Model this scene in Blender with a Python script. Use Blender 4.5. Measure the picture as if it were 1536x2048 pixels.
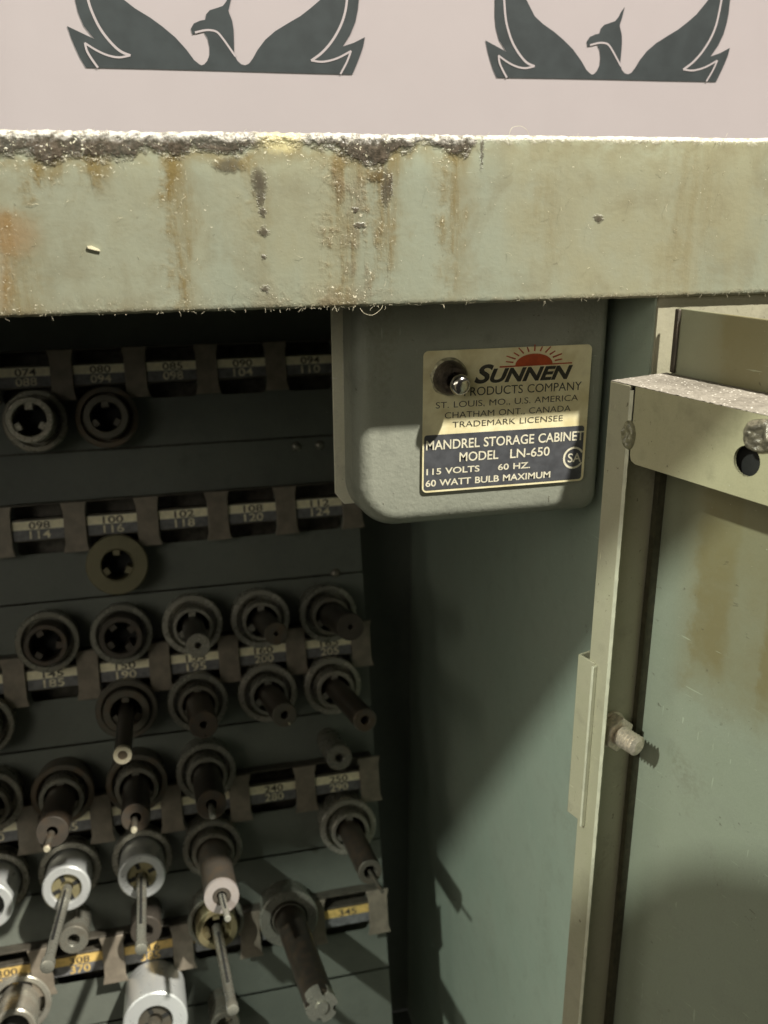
import bpy, bmesh, math, random
from mathutils import Vector, Matrix, noise as mnoise

sc = bpy.context.scene
for o in list(bpy.data.objects):
    bpy.data.objects.remove(o)
COL = sc.collection

# ------------------------------------------------------------------ camera, world, lamps, exposure
CAM_POS = Vector((-0.0400, -0.3450, 0.0416))
cam_d = bpy.data.cameras.new('camera')
cam = bpy.data.objects.new('camera', cam_d)
COL.objects.link(cam)
right = Vector((0.96991, -0.24354, -0.00122)).normalized()
fwd = Vector((0.23009, 0.91834, -0.32229)).normalized()
right = (right - fwd * right.dot(fwd)).normalized()
up = right.cross(fwd)
cam.matrix_world = Matrix(((right.x, up.x, -fwd.x, CAM_POS.x),
                           (right.y, up.y, -fwd.y, CAM_POS.y),
                           (right.z, up.z, -fwd.z, CAM_POS.z), (0, 0, 0, 1)))
cam_d.sensor_fit = 'VERTICAL'
cam_d.sensor_height = 36
cam_d.lens = 1914.46 / 2048 * 36
cam_d.clip_start = 0.01
cam_d.clip_end = 50
cam_d.dof.use_dof = True
cam_d.dof.focus_distance = 0.375
cam_d.dof.aperture_fstop = 14
sc.camera = cam

world = bpy.data.worlds.new('World')
sc.world = world
world.use_nodes = True
wbg = world.node_tree.nodes['Background']
wbg.inputs[0].default_value = (1.0, 0.96, 0.86, 1)
wbg.inputs[1].default_value = 0.028


def lamp(name, pos, target, power, radius, color, spot=None):
    d = bpy.data.lights.new(name, 'SPOT' if spot else 'POINT')
    d.energy = power
    d.shadow_soft_size = radius
    d.color = color
    if spot:
        d.spot_size = math.radians(spot)
        d.spot_blend = 0.3
    o = bpy.data.objects.new(name, d)
    COL.objects.link(o)
    o.location = pos
    o.rotation_euler = (Vector(target) - Vector(pos)).to_track_quat('-Z', 'Y').to_euler()
    return o


KDIR = Vector((-0.80, 1.0, -1.84))
lamp('workshop_lamp', Vector((0.1, 0.0, 0.0)) - KDIR * 1.0, (0.1, 0, 0), 600, 0.035, (1.0, 0.955, 0.86))
SDIR = Vector((1.3, 1.0, -1.25))
lamp('shop_lamp', Vector((0.158, 0.12, -0.22)) - SDIR * 0.8, (0.158, 0.12, -0.22), 78, 0.018, (0.93, 1.0, 0.90))

for nm_, pos_, sx_, sy_, en_ in (('front_fill', (-1.10, -1.60, 0.66), .7, .8, 6.6), ('side_lamp', (-2.0, -0.62, 0.60), 1.5, 1.0, 16.0)):  # added soft fills for the interior and left-facing faces; no window stands there
    ad = bpy.data.lights.new(nm_, 'AREA')
    ad.shape = 'RECTANGLE'; ad.size = sx_; ad.size_y = sy_; ad.energy = en_; ad.color = (1.0, 0.95, 0.82)
    ao = bpy.data.objects.new(nm_, ad); COL.objects.link(ao)
    ao.location = pos_
    ao.rotation_euler = (Vector((0.1, 0.05, -0.15)) - Vector(pos_)).to_track_quat('-Z', 'Y').to_euler()

sc.view_settings.view_transform = 'Standard'
sc.view_settings.look = 'None'
sc.view_settings.exposure = 0
sc.view_settings.gamma = 1
sc.render.engine = 'CYCLES'
sc.cycles.max_bounces = 6

# ------------------------------------------------------------------ shader helpers
class S:
    """a shader socket with arithmetic"""
    def __init__(self, m, sock):
        self.m, self.s = m, sock
    def _b(self, op, o, rev=False):
        n = self.m.nt.nodes.new('ShaderNodeMath'); n.operation = op
        a, b = (o, self) if rev else (self, o)
        self.m.put(n.inputs[0], a); self.m.put(n.inputs[1], b)
        return S(self.m, n.outputs[0])
    def __add__(self, o): return self._b('ADD', o)
    def __radd__(self, o): return self._b('ADD', o)
    def __sub__(self, o): return self._b('SUBTRACT', o)
    def __rsub__(self, o): return self._b('SUBTRACT', o, True)
    def __mul__(self, o): return self._b('MULTIPLY', o)
    def __rmul__(self, o): return self._b('MULTIPLY', o)
    def __truediv__(self, o): return self._b('DIVIDE', o)
    def max(self, o): return self._b('MAXIMUM', o)
    def min(self, o): return self._b('MINIMUM', o)
    def abs(self): return self._b('ABSOLUTE', 0)
    def step(self, lo, hi):
        n = self.m.nt.nodes.new('ShaderNodeMapRange'); n.interpolation_type = 'SMOOTHSTEP'
        self.m.put(n.inputs[0], self)
        n.inputs[1].default_value, n.inputs[2].default_value = (lo, hi) if lo < hi else (hi, lo)
        n.inputs[3].default_value, n.inputs[4].default_value = (0, 1) if lo < hi else (1, 0)
        return S(self.m, n.outputs[0])


class Mat:
    def __init__(self, name):
        self.mat = bpy.data.materials.new(name); self.mat.use_nodes = True
        self.nt = self.mat.node_tree
        self.b = self.nt.nodes['Principled BSDF']
        tc = self.nt.nodes.new('ShaderNodeTexCoord')
        self.oc = tc.outputs['Object']
        sx = self.nt.nodes.new('ShaderNodeSeparateXYZ'); self.nt.links.new(self.oc, sx.inputs[0])
        self.x, self.y, self.z = (S(self, sx.outputs[i]) for i in range(3))
    def put(self, inp, v):
        if isinstance(v, S): self.nt.links.new(v.s, inp)
        elif isinstance(v, tuple): inp.default_value = v if len(v) == len(inp.default_value) else (*v, 1)
        else: inp.default_value = v
    def rnd(self):
        n = self.nt.nodes.new('ShaderNodeObjectInfo'); return S(self, n.outputs['Random'])
    def vec(self, sx=1, sy=1, sz=1):
        n = self.nt.nodes.new('ShaderNodeMapping'); self.nt.links.new(self.oc, n.inputs[0])
        n.inputs['Scale'].default_value = (sx, sy, sz)
        return S(self, n.outputs[0])
    def noise(self, scale, detail=3, rough=0.55, stretch=None, dist=0, seed=0):
        n = self.nt.nodes.new('ShaderNodeTexNoise'); n.noise_dimensions = '4D'
        n.inputs['W'].default_value = seed * 3.7
        n.inputs['Scale'].default_value = scale; n.inputs['Detail'].default_value = detail
        n.inputs['Roughness'].default_value = rough; n.inputs['Distortion'].default_value = dist
        self.nt.links.new(self.vec(*stretch).s if stretch else self.oc, n.inputs['Vector'])
        return S(self, n.outputs[0])
    def dots(self, scale, size=0.18, stretch=None, rand=1.0):
        n = self.nt.nodes.new('ShaderNodeTexVoronoi'); n.inputs['Scale'].default_value = scale
        n.inputs['Randomness'].default_value = rand
        self.nt.links.new(self.vec(*stretch).s if stretch else self.oc, n.inputs['Vector'])
        return S(self, n.outputs['Distance']).step(size, size * 0.45)
    def curve(self, v, pts):
        n = self.nt.nodes.new('ShaderNodeFloatCurve')
        c = n.mapping.curves[0]
        n.mapping.use_clip = False
        pts = sorted(pts)
        while len(c.points) < len(pts): c.points.new(0.5, 0.5)
        for p, (a, b) in zip(c.points, pts):
            p.location = (a, b); p.handle_type = 'AUTO_CLAMPED'
        n.mapping.update()
        self.put(n.inputs['Value'], v)
        return S(self, n.outputs[0])
    def mix(self, f, a, b):
        n = self.nt.nodes.new('ShaderNodeMix'); n.data_type = 'RGBA'
        self.put(n.inputs[0], f); self.put(n.inputs[6], a); self.put(n.inputs[7], b)
        return S(self, n.outputs[2])
    def bump(self, h, dist=0.001, strength=1.0):
        n = self.nt.nodes.new('ShaderNodeBump'); n.inputs['Distance'].default_value = dist
        n.inputs['Strength'].default_value = strength
        self.put(n.inputs['Height'], h); self.nt.links.new(n.outputs[0], self.b.inputs['Normal'])
    def out(self, color=None, rough=0.5, metal=0.0, spec=None, coat=None):
        if color is not None: self.put(self.b.inputs['Base Color'], color)
        self.put(self.b.inputs['Roughness'], rough); self.put(self.b.inputs['Metallic'], metal)
        if spec is not None: self.put(self.b.inputs['Specular IOR Level'], spec)
        if coat is not None: self.b.inputs['Coat Weight'].default_value = coat
        return self.mat


def simple(name, col, rough=0.5, metal=0.0, var=0.25, scale=300, bump=0.0, spec=None):
    m = Mat(name)
    f = m.noise(scale, 4)
    d = tuple(c * (1 - var) for c in col); l = tuple(min(1, c * (1 + var)) for c in col)
    if bump: m.bump(f, bump)
    return m.out(m.mix(f.step(0.3, 0.7), d, l), rough, metal, spec)


GREASE = [(-0.35, .0515), (-0.0794, .0508), (-0.0733, .0519), (-0.0647, .0480), (-0.0581, .0512), (-0.0488, .0502), (-0.0394, .0498), (-0.0359, .0529),
          (-0.0296, .0522), (-0.0232, .0505), (-0.0197, .0540), (-0.0102, .0530), (-0.0051, .0515), (0.0018, .0545), (0.0129, .0556),
          (0.0258, .0540), (0.0345, .0510), (0.0461, .0478), (0.0506, .0535), (0.0556, .0532), (0.0592, .0570), (0.0651, .0544),
          (0.0722, .0524), (0.0759, .0521), (0.0796, .0560), (0.0836, .0600), (0.35, .0612)]


# --- pale green enamel of the front lip, with grease, rust streaks and grit
def lip_material():
    m = Mat('lip_enamel'); x, z = m.x, m.z; vf = m.noise(1100, 4, .6, seed=14)
    big = m.noise(18, 4); fine = m.noise(420, 5, 0.6); mid = m.noise(90, 5, 0.62, dist=0.4)
    runs = m.noise(230, 5, 0.62, stretch=(1, 1, .14), seed=4)          # vertical runs
    runs2 = m.noise(90, 4, 0.6, stretch=(1, 1, .22), seed=6)
    green, olive = (0.268, 0.278, 0.205), (0.262, 0.252, 0.162)
    c = m.mix((big * 0.5 + mid * 0.35 + runs2 * .15 + x * .6).step(0.38, 0.70), green, olive)
    c = m.mix((m.noise(26, 3, seed=3, stretch=(1, 1, .35)) + mid * 0.2).step(0.60, 0.74) * 0.6, c, (0.250, 0.278, 0.218))
    c = m.mix(fine.step(.52, .75) * .25, c, (0.20, 0.185, 0.11))
    grime = (m.noise(42, 5, .65, dist=.7, seed=31) * .7 + runs2 * .3).step(.47, .64) * (.35 + fine * .6)
    c = m.mix(grime * .62, c, (0.168, 0.145, 0.082))
    wob = (mid - 0.5) * 0.022 + (fine - 0.5) * 0.008 + (runs2 - .5) * 0.010
    def streak(x0, w, z0, z1, f=1.0):
        return ((x + wob - x0).abs().step(w * 1.25, w * 0.05) * (z + wob * 1.5).step(z0 - 0.008, z0 + 0.008) *
                (z + wob).step(z1 + 0.003, z1 - 0.003) * f)
    ochre = (0.170, 0.122, 0.042); brown = (0.105, 0.076, 0.040); dark = (0.050, 0.037, 0.030)
    och = streak(-0.0245, 0.0060, 0.000, 0.056, .75)
    for a in ((-0.0655, 0.007, 0.0430, 0.056, 1), (-0.050, 0.006, 0.0440, 0.056, .9), (0.0725, 0.0065, 0.004, 0.056, .75),
              (0.033, 0.0080, -0.01, 0.054, .7), (-0.026, 0.005, 0.035, 0.056, 1), (0.047, 0.009, 0.012, 0.055, .75),
              (0.003, 0.006, 0.02, 0.056, .35), (-0.078, 0.010, -0.01, 0.035, .8), (0.11, 0.010, 0.02, 0.056, .3), (0.17, 0.016, 0.0, 0.056, .3)):
        och = och.max(streak(*a))
    och = och * (runs.step(.36, .66) * .75 + fine * 0.65)
    c = m.mix(och.min(0.9), c, ochre)
    # rough brown crust right of the middle, under the grease and along the lower edge
    crust = streak(0.037, 0.016, -0.01, 0.056, 1) * (mid * .6 + runs * .4).step(0.46, 0.62)
    low = z.step(0.013, 0.000) * (x - 0.022).abs().step(0.040, 0.008) * mid.step(0.38, 0.58)
    lowl = (z + wob).step(0.011, -0.002) * x.step(0.12, -0.03) * mid.step(0.35, 0.65)
    lowr = (z + wob * .4).step(0.0035, 0.0002) * (fine * .5 + mid * .5).step(.38, .58)
    crust = crust.max(low).max(lowl * 0.75).max(lowr * .7)
    c = m.mix(crust * 0.72, c, m.mix(fine, brown, (0.20, 0.15, 0.085)))
    c = m.mix(z.step(0.044, 0.058) * mid.step(0.38, 0.60) * x.step(0.05, 0.09) * 0.65, c, (0.185, 0.160, 0.095))
    # dark drip with separate drops below it
    def drop(x0, z0, rx, rz):
        a = (x + wob * .10 + (vf - .5) * .0034 - x0) / rx; b = (z + wob * .12 + (fine - .5) * .0030 - z0) / rz
        return (a * a + b * b).step(2.4, 0.0)
    dr = drop(0.0028, 0.0430, 0.0022, 0.0042)
    for q in ((0.0030, 0.0380, .0011, .003), (0.0034, 0.0330, .0010, .0014), (0.0038, 0.0267, .0015, .0013), (0.0034, 0.0185, .0009, .0008),
              (0.0035, 0.0075, .0012, .001), (-0.0070, 0.0485, .0046, .0020), (0.0472, 0.0410, .0012, .0058), (0.0490, 0.042, .0008, .004), (0.0445, 0.045, .003, .0016),
              (0.038, 0.0285, .0018, .0010), (0.0365, 0.0340, .001, .0008), (0.0825, 0.0535, .0005, .0050), (0.1295, 0.0300, .0017, .0012)):
        dr = dr.max(drop(*q))
    c = m.mix(dr * (0.45 + fine * .6).min(.85), c, dark)
    ru = drop(-0.088, 0.027, 0.014, 0.0075).max(drop(-0.089, 0.018, 0.008, 0.015) * 0.7) * (0.2 + mid * .8)
    c = m.mix(ru.min(1) * 0.8, c, (0.30, 0.170, 0.075))
    # ragged wet dark grease along the top edge
    P = GREASE
    edge = m.curve((x + 0.35) / 0.7, [((a + 0.35) / 0.7, b * 10) for a, b in P]) * 0.1
    top = (z - edge + (fine - 0.5) * 0.006 + (mid - 0.5) * 0.008).step(-0.0016, 0.0016)
    c = m.mix(top * (0.72 + fine * .4).min(.97), c, m.mix(fine.step(.35, .7), (0.026, 0.020, 0.017), (0.105, 0.082, 0.062)))
    halo = (z - edge + (mid - 0.5) * 0.010 + (runs - .5) * .010).step(-0.008, -0.001) * (1 - top) * x.step(0.085, 0.07)
    c = m.mix(halo * 0.6 * mid.step(.36, .6), c, ochre)
    # dust and lint sitting on the top edge
    dust = (z - x.step(0.06, 0.12) * .0010 + (fine - 0.5) * 0.0052 + (mid - .5) * .003).step(0.0550, 0.0588)
    c = m.mix(dust * 0.9, c, m.mix(fine.step(.35, .6), (0.22, 0.195, 0.16), (0.64, 0.60, 0.53)))
    yl = drop(0.0105, 0.0566, .0062, .0034) * (.3 + fine)
    c = m.mix(yl.min(.85), c, (0.55, 0.47, 0.24))
    # specks: metal grit with glints painted bright, tiny dark flecks, hair scratches
    gm = crust.max(top).max(och * .5).max(halo * .7)
    g1 = m.noise(900, 2, .6, dist=.4, seed=21)
    grit = g1.step(.69, .73) * m.noise(60, 3, seed=8).step(0.46, 0.62)
    grit = grit.max(g1.step(.60, .66) * gm.step(0.08, 0.4) * m.noise(150, 2, seed=7).step(.40, .56))
    grit = grit.max(m.noise(420, 2, .6, stretch=(1, 1, 1.8), seed=23).step(.715, .745) * m.noise(30, 2, seed=5).step(.42, .55))
    flk = m.noise(330, 3, .6, dist=.5, seed=24).step(.655, .70) * m.noise(50, 3, seed=12).step(0.46, 0.62)
    c = m.mix(flk * 0.6, c, (0.085, 0.07, 0.04))
    scr = m.noise(160, 2, 0.4, stretch=(1, 1, 14), seed=2).step(0.70, 0.74) * m.noise(22, 2, seed=9).step(.45, .6)
    c = m.mix(scr * 0.3, c, (0.5, 0.5, 0.4))
    c = m.mix(grit * 0.8, c, (0.66, 0.61, 0.45))
    h = fine * (0.22 + top * 1.3 + crust * 0.9 + dust + och * .4) + grit * 0.25 + mid * 0.3 + top * 0.5 + dr * .5
    m.bump(h, 0.0008, 0.62)
    rough = 0.42 - (top.max(dr)) * 0.22 - och * .12 + (fine - 0.5) * 0.2
    return m.out(c, rough, 0.0, 0.6)


def enamel(name, col, col2, stain=None, dirt=0.25, seed=0, rough=0.48, speck=0.5, hammer=0.0):
    m = Mat(name)
    big = m.noise(14, 4, seed=seed); mid = m.noise(70, 5, 0.6, seed=seed + 1); fine = m.noise(500, 4, 0.6, seed=seed + 2)
    grain = m.noise(1500, 2, 0.6, seed=seed + 3)
    c = m.mix((big * .6 + mid * .4).step(.36, .66), col, col2)
    c = m.mix(mid.step(.50, .72) * dirt, c, tuple(v * 0.55 for v in col))
    c = m.mix(grain.step(.3, .7) * .16, c, tuple(v * 0.62 for v in col))
    if stain: c = stain(m, c, mid, fine)
    # smudges dragged across the sheet, and thin scratches
    sm = m.noise(28, 4, .6, stretch=(1, 1, .45), dist=.8, seed=seed + 5).step(.56, .70)
    c = m.mix(sm * fine.step(.35, .65) * .30 * min(1, speck * 2), c, (0.15, 0.135, 0.085))
    sc1 = m.noise(120, 2, .4, stretch=(6, 6, .7), seed=seed + 7).step(.705, .725) * m.noise(16, 2, seed=seed + 8).step(.50, .58)
    sc2 = m.noise(120, 2, .4, stretch=(.6, .6, 9), seed=seed + 9).step(.705, .725) * m.noise(16, 2, seed=seed + 10).step(.50, .58)
    c = m.mix(sc1.max(sc2) * .5 * min(1, speck * 1.6), c, tuple(min(.8, v * 1.9) for v in col))
    d1 = m.noise(260, 3, .6, dist=.6, seed=seed + 4).step(.665, .70) * m.noise(30, 3, seed=seed + 11).step(.42, .58)
    d2 = m.noise(620, 3, .6, dist=.6, seed=seed + 12).step(.66, .71) * m.noise(22, 3, seed=seed + 13).step(.46, .60)
    c = m.mix(d1.max(d2) * speck, c, (0.085, 0.070, 0.04))
    c = m.mix(m.noise(700, 2, .6, seed=seed + 6).step(.70, .74) * m.noise(35, 3, seed=seed + 14).step(.50, .62) * speck, c, (0.62, 0.59, 0.48))
    m.bump(fine * (.5 + hammer) + mid + d1 * .8, 0.0005 + hammer * .0004, 0.5 + hammer * .3)
    return m.out(c, rough + (mid - .5) * 0.25 + (fine - .5) * .15, 0.0, 0.5)


M = {}
M['lip'] = lip_material()
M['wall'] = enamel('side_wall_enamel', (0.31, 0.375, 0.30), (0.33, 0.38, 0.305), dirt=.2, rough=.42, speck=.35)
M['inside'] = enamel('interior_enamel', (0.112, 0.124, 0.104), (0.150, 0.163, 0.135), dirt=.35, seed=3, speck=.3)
M['frame'] = enamel('frame_enamel', (0.33, 0.315, 0.22), (0.40, 0.375, 0.275), dirt=.5, seed=5)


def panel_stain(m, c, mid, fine):
    # t local: stains on the door panel, in door coordinates (x along the door, z up)
    wob = (mid - .5) * 0.03 + (fine - .5) * 0.006
    zz = m.z + wob * .8
    a = zz.step(-0.172, -0.140) * ((m.x + wob * .5 - 0.034).abs().step(0.0165, 0.006)).max((m.x + wob * .5 - 0.070).abs().step(0.0185, 0.008))
    a = a.max(zz.step(-0.172, -0.145) * m.x.step(0.010, 0.030) * .7)
    c = m.mix((a * (0.5 + mid * .8)).min(.95), c, (0.205, 0.175, 0.085))
    b = zz.step(-0.125, -0.068) * 0.5
    return m.mix(b, c, (0.22, 0.20, 0.10))


M['panel'] = enamel('door_panel_enamel', (0.285, 0.315, 0.235), (0.30, 0.325, 0.25), stain=panel_stain, dirt=.15, seed=9, speck=.5)
M['rail'] = enamel('door_frame_enamel', (0.40, 0.375, 0.225), (0.45, 0.42, 0.265), dirt=.45, seed=13, speck=.8)
M['stile'] = enamel('door_stile_enamel', (0.38, 0.365, 0.245), (0.43, 0.40, 0.285), dirt=.4, seed=15, speck=.7)


def ledge():
    m = Mat('dusty_ledge')
    f = m.noise(520, 4, .65); g = m.noise(60, 4)
    c = m.mix((f * .5 + g * .5).step(.35, .62), (0.125, 0.11, 0.085), (0.255, 0.23, 0.19))
    c = m.mix(m.dots(520, .24) * .8, c, (0.72, 0.68, 0.60))
    m.bump(f, 0.0007, .8)
    return m.out(c, 0.75)


M['ledge'] = ledge()
M['worn'] = simple('worn_sheet_edge', (0.62, 0.61, 0.46), 0.4, 0.1, .12, 150)
M['weld'] = simple('painted_weld', (0.24, 0.225, 0.14), 0.3, 0.0, .35, 600, 0.0006, 0.7)
M['weld_dark'] = simple('bare_weld', (0.16, 0.14, 0.10), 0.28, 0.25, .45, 500, 0.0008, 0.8)
M['zinc'] = simple('zinc_bolt', (0.66, 0.58, 0.47), 0.38, 0.45, .2, 700, 0.0001)
M['black'] = simple('black_gap', (0.012, 0.012, 0.010), 0.8)
M['seam'] = simple('dark_seam_line', (0.06, 0.055, 0.03), 0.8)
M['box'] = enamel('hammered_grey_paint', (0.232, 0.245, 0.197), (0.290, 0.300, 0.242), dirt=.5, seed=21, rough=.36, speck=.6, hammer=.2)
M['rim'] = enamel('galvanised_rim', (0.68, 0.66, 0.50), (0.80, 0.77, 0.62), dirt=.5, seed=25, rough=.35, speck=.8)


def gold_foil():
    m = Mat('nameplate_gold')
    f = m.noise(120, 4, .6, dist=.5); g = m.noise(38, 4); br = m.noise(500, 3, stretch=(.25, 1, 1.2))
    c = m.mix((f * .6 + g * .4).step(.36, .62), (0.72, 0.63, 0.35), (0.90, 0.83, 0.54))
    c = m.mix(g.step(.55, .70) * .35, c, (0.22, 0.17, 0.07))
    m.bump(br, 0.00012, .5)
    return m.out(c, 0.36, 0.12)


M['gold'] = gold_foil()
M['navy'] = simple('nameplate_ink_block', (0.075, 0.078, 0.085), 0.42, 0.1, .2, 250)
M['ink'] = simple('plate_ink', (0.045, 0.042, 0.030), 0.5, 0, .3, 500)
M['ink_light'] = simple('plate_light_letter', (0.72, 0.68, 0.52), 0.4, 0.1, .12, 500)
M['red'] = simple('plate_red_ink', (0.42, 0.075, 0.022), 0.45, 0, .15, 400)
M['rubber'] = simple('switch_bakelite', (0.055, 0.042, 0.030), 0.42, 0, .5, 400, 0.0008)
M['chrome'] = simple('switch_chrome', (0.62, 0.58, 0.52), 0.16, 1.0, .2, 200)
M['peel'] = simple('peeled_washer', (0.40, 0.37, 0.24), 0.4, 0.2, .4, 500, 0.0006)
M['poster'] = simple('poster_vinyl', (0.272, 0.236, 0.238), 0.42, 0, .014, 40)
M['poster_ink'] = simple('poster_ink', (0.022, 0.026, 0.027), 0.45, 0, .15, 120)
M['lint'] = simple('pale_lint', (0.55, 0.50, 0.36), 0.9)
M['tag_cream'] = simple('tag_cream', (0.84, 0.77, 0.54), 0.36, 0, .10, 300, 0, .8)
M['tag_gold'] = simple('tag_gold', (0.62, 0.43, 0.14), 0.45, 0, .15, 300)
M['tag_dark'] = simple('tag_grey', (0.15, 0.15, 0.15), 0.45, 0, .25, 300)
M['tag_ink'] = simple('tag_ink', (0.075, 0.065, 0.05), 0.5)
M['tag_ink_light'] = simple('tag_pale_figure', (0.72, 0.65, 0.45), 0.5)
M['clip'] = simple('clip_steel', (0.215, 0.185, 0.142), 0.4, 0.15, .18, 120, 0.0001)
M['rackrail'] = simple('rail_steel', (0.09, 0.08, 0.062), 0.4, 0.3, .3, 200)


def metal(name, col, rough, met, rust=0.3, rustcol=(0.12, 0.075, 0.04)):
    m = Mat(name); f = m.noise(140, 4, .6); r = m.rnd(); fine = m.noise(700, 3)
    c = m.mix(f, tuple(v * .75 for v in col), tuple(min(1, v * 1.2) for v in col))
    c = m.mix((f + r * .25).step(.55, .85) * rust, c, rustcol)
    m.bump(fine, 0.0002, .4)
    return m.out(c, rough + (f - .5) * .2, met)


M['steel_dark'] = metal('oiled_steel', (0.13, 0.12, 0.095), .38, .45, .6)
M['steel_black'] = metal('shaded_oiled_steel', (0.040, 0.034, 0.027), .42, .3, .3)
M['steel_mid'] = metal('grey_steel', (0.27, 0.265, 0.22), .28, .5, .4)
M['steel_pale'] = metal('pale_steel', (0.42, 0.405, 0.34), .27, .5, .3)
M['aluminium'] = metal('clean_aluminium', (0.72, 0.74, 0.72), .30, .5, .1)
M['brass'] = metal('dull_brass', (0.33, 0.29, 0.16), .36, .45, .4)
M['brown_steel'] = metal('browned_steel', (0.085, 0.074, 0.060), .34, .35, .4)
M['olive_steel'] = metal('olive_steel', (0.17, 0.155, 0.09), .42, .3, .4)
M['bright_tip'] = metal('bright_tip_steel', (0.72, 0.66, 0.48), .28, .5, .1)
M['stone'] = metal('pinkish_stone', (0.27, 0.24, 0.222), .5, 0, .3)

# ------------------------------------------------------------------ mesh helpers
def bm_new(): return bmesh.new()


def add_box(bm, lo, hi, F=None):
    vs = [bm.verts.new(F(Vector((x, y, z))) if F else (x, y, z)) for x in (lo[0], hi[0]) for y in (lo[1], hi[1]) for z in (lo[2], hi[2])]
    for f in ((0, 1, 3, 2), (4, 6, 7, 5), (0, 4, 5, 1), (2, 3, 7, 6), (0, 2, 6, 4), (1, 5, 7, 3)):
        bm.faces.new([vs[i] for i in f])


def add_prism(bm, pts, z0, z1, F=None, idx=0):
    """polygon pts (2-D) between heights z0..z1 of the local third axis"""
    g = F or (lambda v: v)
    a = [bm.verts.new(g(Vector((p[0], p[1], z0)))) for p in pts]
    b = [bm.verts.new(g(Vector((p[0], p[1], z1)))) for p in pts]
    n = len(pts); fs = [bm.faces.new(a[::-1]), bm.faces.new(b)]
    for i in range(n): fs.append(bm.faces.new((a[i], a[(i + 1) % n], b[(i + 1) % n], b[i])))
    for f in fs: f.material_index = idx
    return fs


def add_lathe(bm, prof, seg=40, F=None, close=False):
    """prof: list of (r, z); revolved about local z"""
    g = F or (lambda v: v)
    rings = []
    for r, z in prof:
        if r < 1e-6: rings.append([bm.verts.new(g(Vector((0, 0, z))))])
        else: rings.append([bm.verts.new(g(Vector((r * math.cos(2 * math.pi * i / seg), r * math.sin(2 * math.pi * i / seg), z)))) for i in range(seg)])
    for A, B in zip(rings, rings[1:]):
        for i in range(seg):
            j = (i + 1) % seg
            q = [A[i % len(A)], A[j % len(A)], B[j % len(B)], B[i % len(B)]]
            u = []
            for v in q:
                if v not in u: u.append(v)
            if len(u) >= 3: bm.faces.new(u)


def add_tube(bm, pts, r, seg=5):
    rings = []
    for i, p in enumerate(pts):
        t = (pts[min(i + 1, len(pts) - 1)] - pts[max(i - 1, 0)]).normalized()
        a = t.orthogonal().normalized(); b = t.cross(a)
        rings.append([bm.verts.new(p + (a * math.cos(2 * math.pi * k / seg) + b * math.sin(2 * math.pi * k / seg)) * r) for k in range(seg)])
    for A, B in zip(rings, rings[1:]):
        for k in range(seg): bm.faces.new((A[k], A[(k + 1) % seg], B[(k + 1) % seg], B[k]))


def finish(name, bm, mat, parent=None, smooth=None, bevel=0, world=True, mats=None):
    """ONE mesh object; geometry given in world coordinates stays there whatever empty parents it"""
    bmesh.ops.recalc_face_normals(bm, faces=bm.faces[:])
    me = bpy.data.meshes.new(name); bm.to_mesh(me); bm.free()
    for m in (mats or [mat]): me.materials.append(m)
    o = bpy.data.objects.new(name, me); COL.objects.link(o)
    if parent:
        o.parent = parent
        if world and parent.type == 'EMPTY': o.matrix_parent_inverse = parent.matrix_basis.inverted()
    if smooth is not None:
        for p in me.polygons: p.use_smooth = True
        try: me.set_sharp_from_angle(angle=math.radians(smooth))
        except Exception: pass
    if bevel:
        b = o.modifiers.new('edge', 'BEVEL'); b.width = bevel; b.segments = 2; b.limit_method = 'ANGLE'; b.angle_limit = math.radians(40)
        for p in me.polygons: p.use_smooth = True
        try: me.set_sharp_from_angle(angle=math.radians(35))
        except Exception: pass
    return o


def thing(name, label, cat, loc=(0, 0, 0), group=None):
    o = bpy.data.objects.new(name, None); COL.objects.link(o)
    o.empty_display_size = .02; o.location = loc
    o['label'] = label; o['category'] = cat
    if group: o['group'] = group
    return o


def fill_mesh(name, outlines, depth, mat, F, parent, world=True):
    """flat outlines with holes -> filled plate (thickness 2*depth about the plane) placed by F (x, y, n)"""
    cu = bpy.data.curves.new(name, 'CURVE'); cu.dimensions = '2D'; cu.fill_mode = 'BOTH'; cu.extrude = depth
    for pts in outlines:
        s = cu.splines.new('POLY'); s.points.add(len(pts) - 1); s.use_cyclic_u = True
        for p, q in zip(s.points, pts): p.co = (q[0], q[1], 0, 1)
    t = bpy.data.objects.new(name, cu); COL.objects.link(t)
    me = bpy.data.meshes.new_from_object(t.evaluated_get(bpy.context.evaluated_depsgraph_get()))
    bpy.data.objects.remove(t); bpy.data.curves.remove(cu)
    bm = bm_new(); bm.from_mesh(me); bpy.data.meshes.remove(me)
    for v in bm.verts: v.co = F(v.co.copy())
    return finish(name, bm, mat, parent, world=world)


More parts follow.
